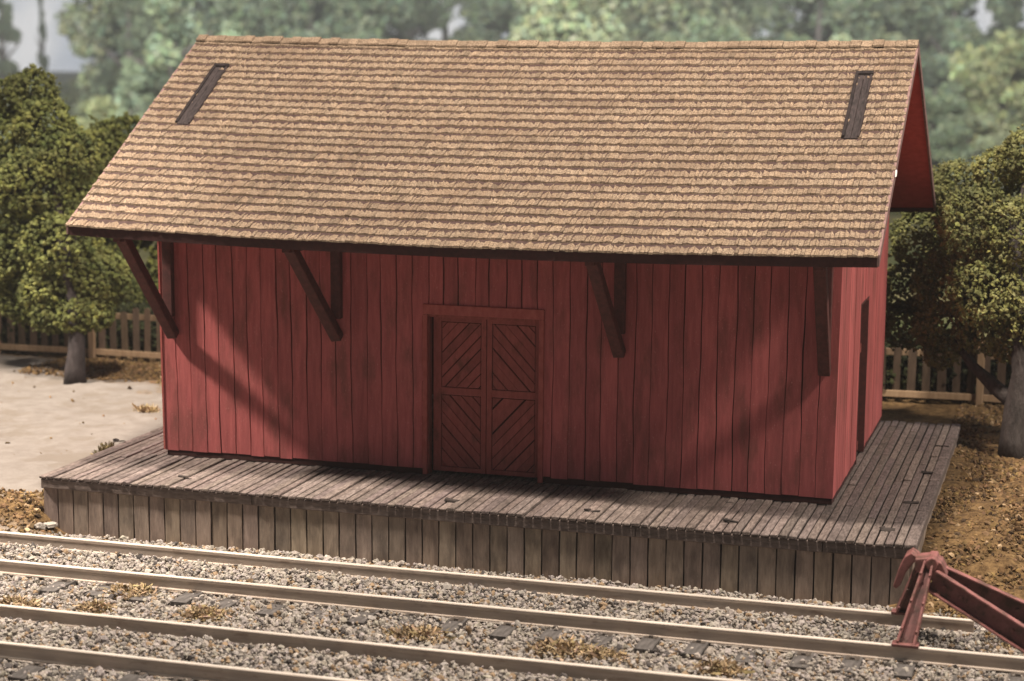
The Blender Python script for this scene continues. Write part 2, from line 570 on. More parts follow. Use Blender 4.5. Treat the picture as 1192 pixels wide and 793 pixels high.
def clip_poly(poly, x0, x1, z0, z1):
    for ax, lim, sgn in ((0, x0, 1), (0, x1, -1), (1, z0, 1), (1, z1, -1)):
        out = []
        for i in range(len(poly)):
            a, b = poly[i - 1], poly[i]
            ia, ib = sgn * (a[ax] - lim) >= 0, sgn * (b[ax] - lim) >= 0
            if ia != ib:
                t = (lim - a[ax]) / (b[ax] - a[ax])
                out.append((a[0] + t * (b[0] - a[0]), a[1] + t * (b[1] - a[1])))
            if ib: out.append(b)
        poly = out
        if len(poly) < 3: return []
    return poly


LX0, LX1, LZ0, LZ1 = DX0 + .05, DX1 - .045, P + .05, DZ - .05
DY = Y0 + .13
mid = .5 * (LX0 + LX1)
for side in (0, 1):
    a, b = (LX0, mid - .006) if side == 0 else (mid + .006, LX1)
    st = .085
    mb = MB()
    zm = LZ0 + (LZ1 - LZ0) * .52
    ia, ib = a + st + (.05 if side == 0 else 0), b - st
    mb.box(a, ia, DY, DY + .05, LZ0, LZ1, shade(.9, 1.1))
    mb.box(ib, b, DY, DY + .05, LZ0, LZ1, shade(.9, 1.1))
    for z0, z1 in ((LZ0, LZ0 + .07), (zm - .06, zm + .06), (LZ1 - .09, LZ1)):
        mb.box(ia, ib, DY + .003, DY + .05, z0, z1, shade(.9, 1.1))
    mb.box(a + .004, b - .004, DY + .05, DY + .06, LZ0 + .004, LZ1 - .004, (.12, .1, .1))
    leaf = mb.build('door_leaf', REDD, house, .005)
    for up in (0, 1):
        z0, z1 = (LZ0 + .07, zm - .06) if up == 0 else (zm + .06, LZ1 - .09)
        mb = MB()
        g = .012
        sgn = 1 if (side == 0) == (up == 1) else -1     # +1: boards rise to the right
        w = .138
        cx, cz = .5 * (ia + ib), .5 * (z0 + z1)
        dv = Vector((math.cos(.82), sgn * math.sin(.82)))
        nv = Vector((-dv.y, dv.x))
        for k in range(-9, 10):
            o = Vector((cx, cz)) + nv * (w * k + random.uniform(-.008, .008) + .05)
            h0, h1 = w * random.uniform(-.455, -.44), w * random.uniform(.44, .455)
            pl = [tuple(o + dv * s_ + nv * h_) for s_, h_ in ((-3, h0), (3, h0), (3, h1), (-3, h1))]
            pl = clip_poly(pl, ia + g, ib - g, z0 + g, z1 - g)
            if len(pl) >= 3:
                mb.prism([(p[0], DY + .012, p[1]) for p in pl], (0, .03, 0), shade(.9, 1.12))
        mb.build('chevron_panel', REDD, leaf)

# side door on the east wall
mb = MB()
xe = X1 - .16
mb.box(xe, xe + .04, SDY0 + .03, SDY1 - .03, P + .03, SDZ - .03)
mb.box(xe + .041, xe + .06, SDY0 + .05, SDY1 - .05, P + 1.75, P + 1.9, shade(1.3, 1.4))
mb.box(xe + .041, xe + .06, SDY0 + .05, SDY1 - .05, P + .05, P + .2)
sd = mb.build('side_door', REDD, house)
mb = MB()
mb.box(X1 - .15, X1 + .004, SDY0 - .004, SDY0 + .028, P + .01, SDZ, (.8, .8, .8))
mb.box(X1 - .15, X1 + .004, SDY1 - .028, SDY1 + .004, P + .01, SDZ, (.8, .8, .8))
mb.box(X1 - .15, X1 + .004, SDY0 + .029, SDY1 - .029, SDZ - .03, SDZ + .004, (.9, .9, .9))
mb.build('side_door_frame', REDT, house)
# corner board edges
mb = MB()
mb.bar((X0 - .012, Y0 + .02, zb), (X0 - .075, Y0 + .02, 5.5), .03, .06)
mb.build('corner_board', REDL, house)

# eave brackets
spots = [((1.42, 3.05), (1.1, 4.84)), ((4.36, 3.16), (4.02, 4.76)), ((9.07, 3.15), (8.89, 4.77)), ((12.25, 3.04), (12.28, 4.82))]
for i, ((fx, fz), (tx, tz)) in enumerate(spots):
    br = bpy.data.objects.new('eave_bracket', None)
    COL.objects.link(br)
    br.parent = house
    br.location = Vector((fx, Y0, fz)) - house.location
    mb = MB()
    mb.bar((fx, Y0 - .03, fz), (tx, .80, tz), .185, .17, tint=shade(.9, 1.1))
    mb.build('brace', REDT, br, .018)
    mb = MB()
    px = fx if i else fx - .06
    mb.box(px - .085, px + .085, Y0 - .13, Y0 - .004, fz - .02 + (.35 if i != 3 else .1), 5.35, shade(.9, 1.05), .006)
    mb.build('wall_post', REDT, br, .012)
    mb = MB()
    zr = roof_z(tx, .72) - .27
    mb.bar((fx * .35 + tx * .65, Y0, zr - .04), (tx, .66, zr - .04), .14, .14, tint=shade(.95, 1.1))
    mb.build('arm', REDT, br, .012)

# roof: deck with red soffit, shingles, rakes, eave boards, slots
NX = 22
xr = [RX0 + .02 + (RX1 - RX0 - .04) * i / NX for i in range(NX + 1)]


def roof_slab(y0, y1, top, thick, xa=None, name='', nudge=0):
    "curved slab under the shingles between depth y0 and y1"
    vs, fs = [], []
    xx = xr if xa is None else xa
    for x in xx:
        for y in (y0, y1):
            z = roof_z(x, y) - top
            vs += [(x, y, z), (x, y, z - thick)]
    for i in range(len(xx) - 1):
        o = i * 4
        fs += [(o, o + 4, o + 6, o + 2), (o + 1, o + 3, o + 7, o + 5), (o, o + 1, o + 5, o + 4), (o + 2, o + 6, o + 7, o + 3)]
    e = (len(xx) - 1) * 4
    fs += [(0, 2, 3, 1), (e, e + 1, e + 3, e + 2)]
    return vs, fs


mb = MB()
mb.add(*roof_slab(YE + .06, YR, .045, .10))
mb.add(*roof_slab(YR, YB - .06, .045, .10))
roof = mb.build('roof', SOFF, house)
mb = MB()
mb.add(*roof_slab(YE + .05, YR - .002, .0385, .006), (.3, .28, .26))
mb.add(*roof_slab(YR + .002, YB - .05, .0385, .006), (.3, .28, .26))
mb.build('underlay', RAKE, roof)

SLOTS = [(.98, 1.2, 3.10, 4.62), (12.27, 12.49, 3.10, 4.62)]
ROWS = 27
for back in (0, 1):
    vs, fs, ts = [], [], []
    dy = (YR - YE) / ROWS
    for r in range(ROWS):
        y_lo = YE + r * dy
        ex = dy * 1.18
        x = RX0 + random.uniform(-.02, .01)
        rowwob = random.uniform(0, 6)
        rt = random.uniform(.94, 1.05)
        lift = random.uniform(-.004, .006)
        while x < RX1 - .03:
            w = random.uniform(.05, .095)
            x1 = min(x + w, RX1 + random.uniform(-.012, .012))
            mxx = .5 * (x + x1)
            g = random.uniform(.001, .005)
            ya = y_lo - .012 + random.uniform(-.009, .009) + .005 * math.sin(mxx * 2.1 + rowwob)
            yb_ = min(y_lo + ex, YR)
            skip = (not back) and any(s0 < mxx < s1 and s2 < y_lo + dy * .5 < s3 for s0, s1, s2, s3 in SLOTS)
            if not skip:
                th = .028 + random.uniform(-.007, .010)
                k = random.uniform(.90, 1.08) * rt
                if random.random() < .06: k *= .76
                if random.random() < .05: k *= 1.12
                wm = random.uniform(-.02, .02)
                tn = (k * (1 + wm), k, k * (1 - wm))
                tilt = random.uniform(-.006, .006)
                b = len(vs)
                for yy, zo, zz in ((ya, lift, th), (yb_, -.03, .02)):
                    for xx_, tl in ((x + g, tilt), (x1 - g, -tilt)):
                        Y_ = yy if not back else 2 * YR - yy
                        zz0 = roof_z(xx_, yy) - .042
                        vs.append((xx_, Y_, zz0 + zo))
                        vs.append((xx_, Y_, zz0 + zo + zz + tl))
                q = [(1, 3, 7, 5), (0, 2, 3, 1), (0, 1, 5, 4), (2, 6, 7, 3)]
                for f in q:
                    fs.append([b + i for i in (f if not back else f[::-1])])
                    ts.append(tn)
            x = x1
    np_mesh('shingle_slope', vs, fs, SHIN, roof, np.array(ts))

mb = MB()
n = 70
for i in range(n):   # ridge strips
    a = RX0 + (RX1 - RX0) * i / n
    b = RX0 + (RX1 - RX0) * (i + 1) / n
    z = roof_z(.5 * (a + b), YR) + random.uniform(-.012, .014)
    for s in (-1, 1):
        mb.add([(a + .004, YR, z + .018), (b - .004, YR, z + .018), (b - .004, YR + s * .15, z - .15 * SL + .022), (a + .004, YR + s * .15, z - .15 * SL + .022),
                (a + .004, YR, z - .02), (b - .004, YR, z - .02), (b - .004, YR + s * .15, z - .15 * SL - .01), (a + .004, YR + s * .15, z - .15 * SL - .01)],
               [(0, 1, 2, 3), (4, 7, 6, 5), (3, 2, 6, 7), (0, 3, 7, 4), (1, 5, 6, 2)], shade(.8, 1.1))
mb.build('ridge_strip', SHIN, roof)
for s0, s1, s2, s3 in SLOTS:
    mb = MB()
    for k in range(2):
        a, b = s0 + (s1 - s0) * k / 2, s0 + (s1 - s0) * (k + 1) / 2
        mb.add(*roof_slab(s2 - .02, s3 + .02, .018, .02, [a + .004, b - .004]), shade(.8, 1.2))
    sl = mb.build('roof_slot', SLOT, house)
    mb = MB()
    mb.add(*roof_slab(s2, s3, -.012, .05, [s0 - .035, s0 + .012]), (.55, .5, .5))  # left edge tinted darker for the slot's inner shadow
    mb.add(*roof_slab(s2, s3, -.002, .04, [s1 - .012, s1 + .02]), (.8, .75, .75))
    mb.add(*roof_slab(s3, s3 + .06, -.016, .05, [s0 - .03, s1 + .03]), (.5, .45, .45))
    mb.build('slot_edge', SLOT, sl)
for xa in (RX0 - .005, RX1 - .03):
    for y0, y1 in ((YE + .01, YR), (YR, YB - .01)):
        mb = MB()
        mb.add(*roof_slab(y0, y1, .03, .165, [xa, xa + .035]))
        mb.build('rake_board', RAKE, roof)
for y0, y1 in ((YE + .015, YE + .055), (YB - .055, YB - .015)):
    mb = MB()
    mb.add(*roof_slab(y0, y1, .035, .175), (.6, .6, .6))
    mb.build('eave_board', REDT, roof)
mb = MB()
zz = roof_z(RX1, 2.35)
mb.prism([(RX1 + .006, 2.28, zz - .12), (RX1 + .006, 2.36, zz - .02), (RX1 + .006, 2.42, zz - .05), (RX1 + .006, 2.37, zz - .11)], (.02, 0, 0))
mb.build('chipped_paint_patch', CHIP, roof)

# ------------------------------------------------------------------ platform
plat = empty('loading_platform', (LP / 2, WP / 2, 0), 'weathered grey plank loading platform with vertical skirt boards beneath the red house', 'platform')
mb = MB()
pw = .136
nb = round((LP - .16) / pw)
pw = (LP - .16) / nb
for i in range(nb):
    a, b = i * pw, (i + 1) * pw
    cuts = [-.09 + random.uniform(-.012, .012)]
    y = random.uniform(1.2, 4.5)
    while y < WP - .4:
        cuts.append(y)
        y += random.uniform(2.0, 4.6)
    cuts.append(WP + random.uniform(-.03, .02))
    base = random.uniform(.82, 1.1)
    for c0, c1 in zip(cuts, cuts[1:]):
        g = random.uniform(.009, .017)
        z = P + random.uniform(-.016, .010)
        k = base * random.uniform(.85, 1.15)
        mb.box(a + g, b - g * .6, c0 + .006, c1 - .008, P - .05, z, (k, k * random.uniform(.97, 1.02), k * random.uniform(.95, 1.02)), .004)
mb.build('deck', DECK, plat, .012)
mb = MB()
y = -.09
while y < WP - .1:
    l = random.uniform(1.6, 2.6)
    y1 = min(y + l, WP)
    mb.box(LP - .15, LP + .02, y + .006, y1 - .006, P - .06, P + .012, shade(.75, .95), .006)
    y = y1
mb.build('deck_edge_board', DECK, plat, .02)
mb = MB()
x = 0.03
while x < LP - .1:
    l = random.uniform(2.5, 4.2)
    x1 = min(x + l, LP - .02)
    mb.box(x + .004, x1 - .004, -.055, .03, P - .215, P - .055, shade(.85, 1.15), .005)
    x = x1
for xa, xb in ((LP - .08, LP - .005), (.005, .07)):
    mb.box(xa, xb, .035, WP - .02, P - .22, P - .064, shade(.8, 1))
mb.build('edge_beam', BEAM, plat, .012)
mb = MB()
x = .04
sk = .268
ns = round((LP - .1) / sk)
sk = (LP - .1) / ns
for i in range(ns):
    a, b = .04 + i * sk, .04 + (i + 1) * sk
    g = random.uniform(.008, .015)
    k = random.uniform(.82, 1.12)
    tn = (k, k * random.uniform(.96, 1.02), k * random.uniform(.92, 1.03))
    l_ = [(a + g + random.uniform(-.005, .005), b - g + random.uniform(-.005, .005)) for _ in range(4)]
    vs, fs = [], []
    d = -.012 + random.uniform(-.006, .006)
    for j, (p, q_) in enumerate(l_):
        z = -.12 + (P - .1) * j / 3
        vs += [(p, d, z), (q_, d, z), (q_, d + .04, z), (p, d + .04, z)]
    for j in range(3):
        o = j * 4
        fs += [(o + c, o + (c + 1) % 4, o + 4 + (c + 1) % 4, o + 4 + c) for c in range(4)]
    fs += [(3, 2, 1, 0), (12, 13, 14, 15)]
    mb.add(vs, fs, tn)
for i in range(int(WP / sk)):      # east and west skirts
    for xs_ in (LP - .05, .045):
        k = random.uniform(.8, 1.1)
        mb.box(xs_ - .02, xs_ + .02, .05 + i * sk + .01, .05 + (i + 1) * sk - .01, -.12, P - .23, (k, k * .98, k * .96))
mb.build('skirt', SKIRT, plat)
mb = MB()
mb.box(.08, LP - .09, .035, WP - .05, -.1, P - .075)  # unseen dark box added inside to block light
mb.build('light_block', BLACK, plat)
for (px, py) in ((215, 556), (527, 583), (690, 596), (852, 607), (1034, 617), (1098, 520), (1082, 551), (1062, 586), (140, 514)):
    p = atz(px, py, P)
    mb = MB()
    k = shade(.16, .28)
    if px in (1098, 1082, 1062):
        mb.box(p.x - .13, p.x + .1, p.y - .05, p.y + .04, P + .004, P + .016, k, .015)
    else:
        mb.box(p.x - .1, p.x + .1, p.y - .05, p.y + .02, P + .004, P + .02, k, .02)
        mb.box(p.x - .12, p.x - .06, p.y - .02, p.y + .06, P + .004, P + .03, k, .015)
    mb.build('deck_notch', BEAM, plat)  # raised dark pieces stand in for dark notches in the planks

# ------------------------------------------------------------------ tracks
TIEP = .665


def rail(y, x0, x1, tk):
    prof = [(-.046, 0), (.046, 0), (.044, .014), (.031, .03), (.031, .135), (.037, .146), (.037, .186), (.030, .194), (-.030, .194), (-.037, .186), (-.037, .146), (-.031, .135), (-.031, .03), (-.044, .014)]
    n = 40
    mb = MB()
    vs, fs = [], []
    np_ = len(prof)
    ph = random.uniform(0, 6)
    for i in range(n + 1):
        x = x0 + (x1 - x0) * i / n
        wob = .006 * math.sin(x * .8 + ph)
        for (a, b) in prof:
            vs.append((x, y + a + wob, TZ + .004 + b))
    for i in range(n):
        for k in range(np_):
            if k in (7,): continue
            fs.append((i * np_ + k, i * np_ + (k + 1) % np_, (i + 1) * np_ + (k + 1) % np_, (i + 1) * np_ + k))
    fs += [tuple(range(np_ - 1, -1, -1)), tuple(range(n * np_, (n + 1) * np_))]
    mb.add(vs, fs)
    r = mb.build('rail', RAILM, tk)
    mb = MB()
    vs, fs = [], []
    for i in range(n + 1):
        x = x0 + (x1 - x0) * i / n
        wob = .006 * math.sin(x * .8 + ph)
        for a, b in ((-.0375, .182), (-.030, .196), (.030, .196), (.0375, .182)):
            vs.append((x, y + a + wob, TZ + .0042 + b))
    for i in range(n):
        for k in range(3):
            fs.append((i * 4 + k, i * 4 + k + 1, i * 4 + k + 5, i * 4 + k + 4))
    mb.add(vs, fs)
    mb.build('rail_head', RAILT, r)


ties_xy = []


def track(yc, x0, x1, ends, label, phase):
    tk = empty('railway_track', (.5 * (x0 + x1), yc, 0), label, 'railway track', 'parallel railway tracks before the platform')
    rail(yc + .7175, x0, ends[0], tk)
    rail(yc - .7175, x0, ends[1], tk)
    proto = None
    x = x0 + .3 + phase
    while x < x1 - .2:
        if proto is None:
            mb = MB()
            mb.box(x - .12, x + .12, yc - 1.32, yc + 1.32, -.06, TZ, shade(.9, 1.1), .008)
            for s in (-1, 1):
                mb.box(x - .09, x + .09, yc + s * .7175 - .13, yc + s * .7175 + .13, TZ + .0005, TZ + .012, (.9, .8, .7))
                for q_ in (-1, 1):
                    mb.box(x - .03, x + .03, yc + s * .7175 + q_ * .1 - .025, yc + s * .7175 + q_ * .1 + .025, TZ + .0125, TZ + .04, (1.3, 1.2, 1.1))
            t = proto = mb.build('tie', TIE, tk, .015)
            bx = x
        else:
            t = proto.copy()
            COL.objects.link(t)
            t.location = (x - bx + random.uniform(-.04, .04), random.uniform(-.1, .04), random.uniform(-.012, .022))
            t.parent = tk
        ties_xy.append((x, yc))
        x += TIEP
    return tk


track(RA1 - .7175, -7, 17.2, (14.76, 16.9), 'railway track next to the platform, with the red bumping post at its end', .12)
track(RB1 - .7175, -7, 19, (19, 19), 'railway track nearer the camera, cut off by the bottom edge of the photo', .35)

# ballast
n = 125000
pos = np.stack([rng.uniform(-7, 18.5, n), rng.uniform(-9.0, -.12, n), np.zeros(n)], -1)
keep = np.ones(n, bool)
for y in (RA1, RA2, RB1, RB2):
    keep &= np.abs(pos[:, 1] - y) > .10
keep &= ~((pos[:, 0] > -.1) & (pos[:, 0] < LP + .1) & (pos[:, 1] > -.14))
# thinner over the bare tie ends
tx = np.array([t[0] for t in ties_xy])
ty = np.array([t[1] for t in ties_xy])
for x, y in ties_xy:
    e = (np.abs(pos[:, 0] - x) < .15) & (np.abs(pos[:, 1] - (y - 1.2)) < .34)
    keep &= ~(e & (rng.random(n) < (.86 if int(x * 7) % 3 else .3)))
    e2 = (np.abs(pos[:, 0] - x) < .15) & (np.abs(pos[:, 1] - y) < .55)
pos = pos[keep]
n = len(pos)
dens = np.sin(pos[:, 0] * 1.9 + 1.3 * np.sin(pos[:, 1] * 2.3)) * np.sin(pos[:, 1] * 3.1 + pos[:, 0] * .7)
pos[:, 2] = .105 + rng.uniform(0, .05, n) + .03 * (dens > .2) * rng.random(n)
pos[:, 2] -= .05 * ss(-.9, -.2, pos[:, 1])
for yc_ in (RA1 - .7175, RB1 - .7175):       # ballast heaped over the ties between the rails
    pos[:, 2] += .055 * (np.abs(pos[:, 1] - yc_) < .66)
size = np.where(rng.random(n) < .8, rng.uniform(.014, .03, n), rng.uniform(.028, .052, n))
k = rng.uniform(.82, 1.15, n)
tint = np.stack([k, k * rng.uniform(.95, 1.01, n), k * rng.uniform(.9, 1.03, n)], -1)
d = rng.random(n)
tint[d < .10] = np.array([.25, .24, .25])
tint[(d > .10) & (d < .2)] = np.array([.85, .66, .46])
tint[d > .94] = np.array([1.3, 1.27, 1.23])
tag(scatter('ballast', ICO_V, ICO_F, pos, size, tint, STONE, None, .36, (.6, 1.3)), 'loose grey and tan ballast stones around the rails', 'ballast', kind='stuff')

# soil crumbs on the banks
n = 26000
pos = np.concatenate([np.stack([rng.uniform(13.6, 19, n), rng.uniform(-1.4, 13.5, n)], -1),
                      np.stack([rng.uniform(-7, .3, 5000), rng.uniform(-1.0, .7, 5000)], -1),
                      np.stack([rng.uniform(-7, -1, 5000), rng.uniform(10.6, 13.8, 5000)], -1),
                      np.stack([rng.uniform(-8, .2, 90), rng.uniform(.4, 11, 90)], -1)])
keep = ~((pos[:, 0] > -.02) & (pos[:, 0] < LP + .03) & (pos[:, 1] > -.1) & (pos[:, 1] < WP + .05))
pos = pos[keep]
z = gh(pos[:, 0], pos[:, 1])
n = len(pos)
pos = np.concatenate([pos, (z + rng.uniform(-.01, .02, n))[:, None]], 1)
k = rng.uniform(.5, 1.25, n)
tint = np.stack([k, k * rng.uniform(.9, 1.05, n), k * rng.uniform(.75, 1.1, n)], -1)
d = rng.random(n)
tint[d > .97] = np.array([1.9, 2.1, 2.6])
tint[d < .12] = np.array([.3, .3, .35])
tag(scatter('soil_litter', ICO_V, ICO_F, pos, np.where(rng.random(n) < .85, rng.uniform(.012, .035, n), rng.uniform(.028, .055, n)), tint, LITTER, None, .4, (.4, 1.5)),
    'brown crumbly soil and leaf litter on the banks', 'soil litter', kind='stuff')


# ------------------------------------------------------------------ dry tufts
def tuft(px, py, wpx, label, z=.17, n=380, hgt=.15, tcol=(1, 1, 1)):
    c = atz(px, py, z)
    r = wpx / 75 / 2 * .8
    t = empty('dry_grass_tuft', (c.x, c.y, z - .03), label, 'grass tuft', 'dry tufts between the rails')
    rr = np.sqrt(rng.random(n)) * r
    an = rng.uniform(0, 6.283, n)
    base = np.stack([c.x + rr * np.cos(an), c.y + rr * np.sin(an) * .7, np.full(n, z - .04)], -1)
    k = 1 - (rr / r) ** 2
    tip = base + np.stack([rng.normal(0, .08, n), rng.normal(0, .08, n), rng.uniform(.3, 1, n) * hgt * (.35 + .65 * k)], -1)
    sd = rng.normal(size=(n, 3)) * .012
    midp = (base + tip) / 2 + rng.normal(0, .02, (n, 3))
    V = np.stack([base - sd, base + sd, midp + sd * .9, midp - sd * .9, tip + sd * .4, tip - sd * .4], 1)
    F = np.array([(0, 1, 2, 3), (3, 2, 4, 5)])[None] + (np.arange(n) * 6)[:, None, None]
    kk = rng.uniform(.5, 1.25, n)
    tn = np.stack([kk, kk * rng.uniform(.85, 1.02, n), kk * rng.uniform(.7, 1.05, n)], -1) * np.array(tcol)
    tn = np.repeat(tn, 2, axis=0)
    V, F = V.reshape(-1, 3), F.reshape(-1, 4)
    m2 = 260
    rr = np.sqrt(rng.random(m2)) * r
    an = rng.uniform(0, 6.283, m2)
    kk = rng.uniform(.55, 1.2, m2)
    p = np.stack([c.x + rr * np.cos(an), c.y + .7 * rr * np.sin(an), z - .02 + rng.random(m2) * hgt * .6 * (1 - (rr / r) ** 2)], -1)
    q = np.einsum('nij,kj->nki', rand_rot(m2), QUAD_V) * rng.uniform(.012, .03, (m2, 1, 1)) + p[:, None, :]  # small crumb quads, joined to the grass blades in one mesh
    F = np.concatenate([F, len(V) + np.arange(m2 * 4).reshape(m2, 4)])
    V = np.concatenate([V, q.reshape(-1, 3)])
    tn = np.concatenate([tn, np.stack([kk, kk * .93, kk * .85], -1) * np.array(tcol)])
    np_mesh('fibres_and_crumbs', V, F, TUFT, t, tn)


for a in ((22, 702, 60, 'dry brown tuft at the left edge of the photo, between the two tracks'),
          (113, 707, 46, 'small pale tuft between the tracks, second from the left edge'),
          (152, 688, 70, 'thin sparse tuft touching the second rail from the platform, near the left edge'),
          (237, 714, 66, 'round golden tuft between the tracks, left of the exposed tie ends'),
          (488, 738, 84, 'low tan tuft between the tracks below the double door'),
          (655, 755, 90, 'broad bushy tan tuft in front of the nearer track, right of the double door'),
          (705, 763, 40, 'small brown tuft beside the broad bushy tuft'),
          (838, 778, 60, 'brown tuft by the bottom edge, right of the broad bushy tuft'),
          (1168, 757, 60, 'yellowish tuft under the long braces of the red bumping post'),
          (125, 518, 34, 'little green-brown weed at the left edge of the plank platform'),
          (172, 468, 50, 'pale yellow weed between the sand and the left wall of the house')):
    z = .17 if a[1] > 600 else (.52 if a[0] < 150 else .5)
    if a[1] < 600:
        p = atz(a[0], a[1] + 12, .5)
        tuft(a[0], a[1] + 12, a[2], a[3], .5, 300, .34 if a[0] < 150 else .25, (.75, .85, .7) if a[0] < 150 else (1.1, 1.1, 1.0))
    else:
        tuft(*a, z)


# ------------------------------------------------------------------ loose rocks
def rock(px, py, Z, r, label, mat=ROCK, tn=(1, 1, 1), cat='rock', sq=.7):
    c = atz(px, py, Z)
    v = []
    me = bpy.data.meshes.new('rock')
    import bmesh
    bm = bmesh.new()
    bmesh.ops.create_icosphere(bm, subdivisions=2, radius=1)
    s = Vector((random.uniform(3, 60),) * 3)
    ax = [random.uniform(.7, 1.2) for _ in range(3)]
    from mathutils import noise
    for w in bm.verts:
        k = 1 + .55 * noise.noise(w.co * 1.1 + s) + .2 * noise.noise(w.co * 3 + s)
        w.co = Vector((w.co.x * ax[0], w.co.y * ax[1], max(-.35, w.co.z * ax[2] * sq))) * (r * k)
    bm.to_mesh(me)
    bm.free()
    a = me.attributes.new('tint', 'FLOAT_COLOR', 'FACE')
    a.data.foreach_set('color', np.tile(np.array((*tn, 1), np.float32), len(me.polygons)))
    o = finish('rock', me, mat, None)
    o.location = (c.x, c.y, Z + .1 * r)
    tag(o, label, cat, 'loose rocks around the platform')


rock(1116, 640, .28, .17, 'dark purple-grey rock against the front right corner of the platform')
rock(1137, 658, .22, .15, 'dark rock lower down the bank, above the long red braces')
rock(1157, 672, .18, .13, 'small dark rock furthest right on the bank above the red braces')
rock(46, 614, .22, .10, 'pale stone at the left foot of the platform skirt', STONE, (.9, .9, .88))
rock(58, 612, .22, .08, 'smaller pale stone leaning on the skirt, right of its neighbour', STONE, (1, 1, .98))
rock(1134, 632, .42, .075, 'small whitish stone on the brown bank right of the platform', STONE, (1.5, 1.45, 1.35))
rock(1150, 600, .5, .06, 'tiny whitish pebble higher on the brown bank', STONE, (1.5, 1.4, 1.2))

# ------------------------------------------------------------------ bumping post
YC = .5 * (RA1 + RA2)
bp = empty('bumping_post', (14.3, YC, RZ), 'dull red steel bumping post with long sloping braces bolted to the track end', 'bumping post')
VX = Vector((1, 0, 0))
VY = Vector((0, 1, 0))
for foot, top in (((13.99, RA2, RZ + .01), (14.2, YC - .12, 1.30)), ((13.84, RA1, RZ + .01), (14.12, YC + .12, 1.28))):
    foot, top = Vector(foot), Vector(top)
    d = (top - foot).normalized()
    ax = (VX - d * d.x).normalized()          # along the track, square to the leg
    nb_ = d.cross(ax)
    mb = MB()
    for q_ in (-1, 1):                        # two flanges, spread at the foot
        mb.bar(foot + ax * (.105 * q_), top + ax * (.05 * q_), .032, .15, VX, shade(.95, 1.15))
    mb.bar(foot + d * .02, top, .15, .02, VX, shade(.6, .75))
    mb.box(foot.x - .17, foot.x + .17, foot.y - .09, foot.y + .09, RZ + .001, RZ + .04, shade(.85, 1))
    for q_ in (-1, 1):                        # bolt heads
        for t_ in (.16, .5, .84):
            c = foot.lerp(top, t_) + ax * ((.105 - .055 * t_) * q_) - nb_ * .08
            mb.tube([c - nb_ * .02, c + nb_ * .02], [.02, .02], 6, (1.1, 1.1, 1.1))
    mb.build('upright', BUMP_, bp, .01)
for a, b in (((14.26, YC - .15, 1.10), (16.15, RA2 + .02, .20)), ((14.3, YC + .13, 1.11), (16.15, RA1 - .02, .24))):
    a, b = Vector(a), Vector(b)
    d = (b - a).normalized()
    sd_ = (VY - d * d.y).normalized()
    nz = d.cross(sd_)
    if nz.z < 0: nz = -nz
    H = .27
    mb = MB()
    mb.bar(a, b, .02, H, VY, shade(.9, 1))
    for q_ in (-1, 1):
        o = nz * (H / 2 * q_)
        mb.bar(a + o - sd_ * .06, b + o - sd_ * .06, .12, .028, VY, shade(1, 1.15))
    for t_ in (.08, .2, .55):
        c = a.lerp(b, t_) - sd_ * .012
        mb.tube([c - sd_ * .03, c + sd_ * .001], [.028, .028], 6, (1.15, 1.1, 1.1))
    mb.build('rear_brace', BUMP_, bp, .008)
mb = MB()
mb.prism([(14.02, YC - .17, 1.20), (14.36, YC - .17, 1.02), (14.44, YC - .17, 1.16), (14.36, YC - .17, 1.33), (14.2, YC - .17, 1.38), (14.02, YC - .17, 1.35)], (0, .34, 0), (1, 1, 1))
mb.tube([(14.24, YC - .21, 1.31), (14.24, YC + .21, 1.31)], [.085, .085], 12, (1.15, 1.12, 1.12))
mb.build('head_block', BUMP_, bp, .015)
mb = MB()
pts = [(14.05, 1.33), (13.96, 1.39), (13.88, 1.33), (13.80, 1.15), (13.74, .92), (13.78, .89), (13.84, .95), (13.90, 1.12), (13.99, 1.25)]
mb.prism([(x, YC - .02, z) for x, z in pts], (0, .32, 0), (1.1, 1.08, 1.08))
mb.build('striking_plate', BUMP_, bp, .012)
mb = MB()
mb.bar((14.05, YC - .42, .68), (13.97, YC + .42, .68), .05, .09, VX, (.7, .7, .7))
mb.build('tie_bar', BUMP_, bp, .008)

# ------------------------------------------------------------------ picket fence
FY = 13.1
fence = empty('picket_fence', (4, FY, gh(4, FY)), 'weathered picket fence with tan posts and rails behind the house', 'fence')
fx0, fx1 = -14.0, 24.0
mb = MB()
x = fx0
while x < fx1:
    z = float(gh(x, FY))
    w = random.uniform(.14, .18)
    h = random.uniform(1.12, 1.28)
    k = random.uniform(.7, 1.2)
    ln = random.uniform(-.02, .02)
    mb.prism([(x, FY, z + .08), (x + w, FY, z + .08), (x + w + ln, FY, z + h), (x + w / 2 + ln, FY, z + h + .03), (x + ln, FY, z + h)], (0, .03, 0), (k, k * random.uniform(.94, 1), k * random.uniform(.88, 1)))
    x += random.uniform(.285, .32)
mb.build('pickets', PICK, fence)
posts = [-11.4, -8.85, -6.3, -3.7, -1.1, 1.5, 4.0, 6.5, 9.0, 11.5, 13.98, 16.5, 19.0, 21.6]
for a, b in zip(posts, posts[1:]):
    for zr in (.16, 1.02):
        mb = MB()
        t = shade(.9, 1.1) if zr < .5 else shade(.55, .7)
        mb.bar((a + .075, FY + (-.035 if zr < .5 else .075), gh(a, FY) + zr), (b - .075, FY + (-.035 if zr < .5 else .075), gh(b, FY) + zr), .14, .06, Vector((0, 0, 1)), t)
        mb.build('rail', POST, fence, .01)
pp = None
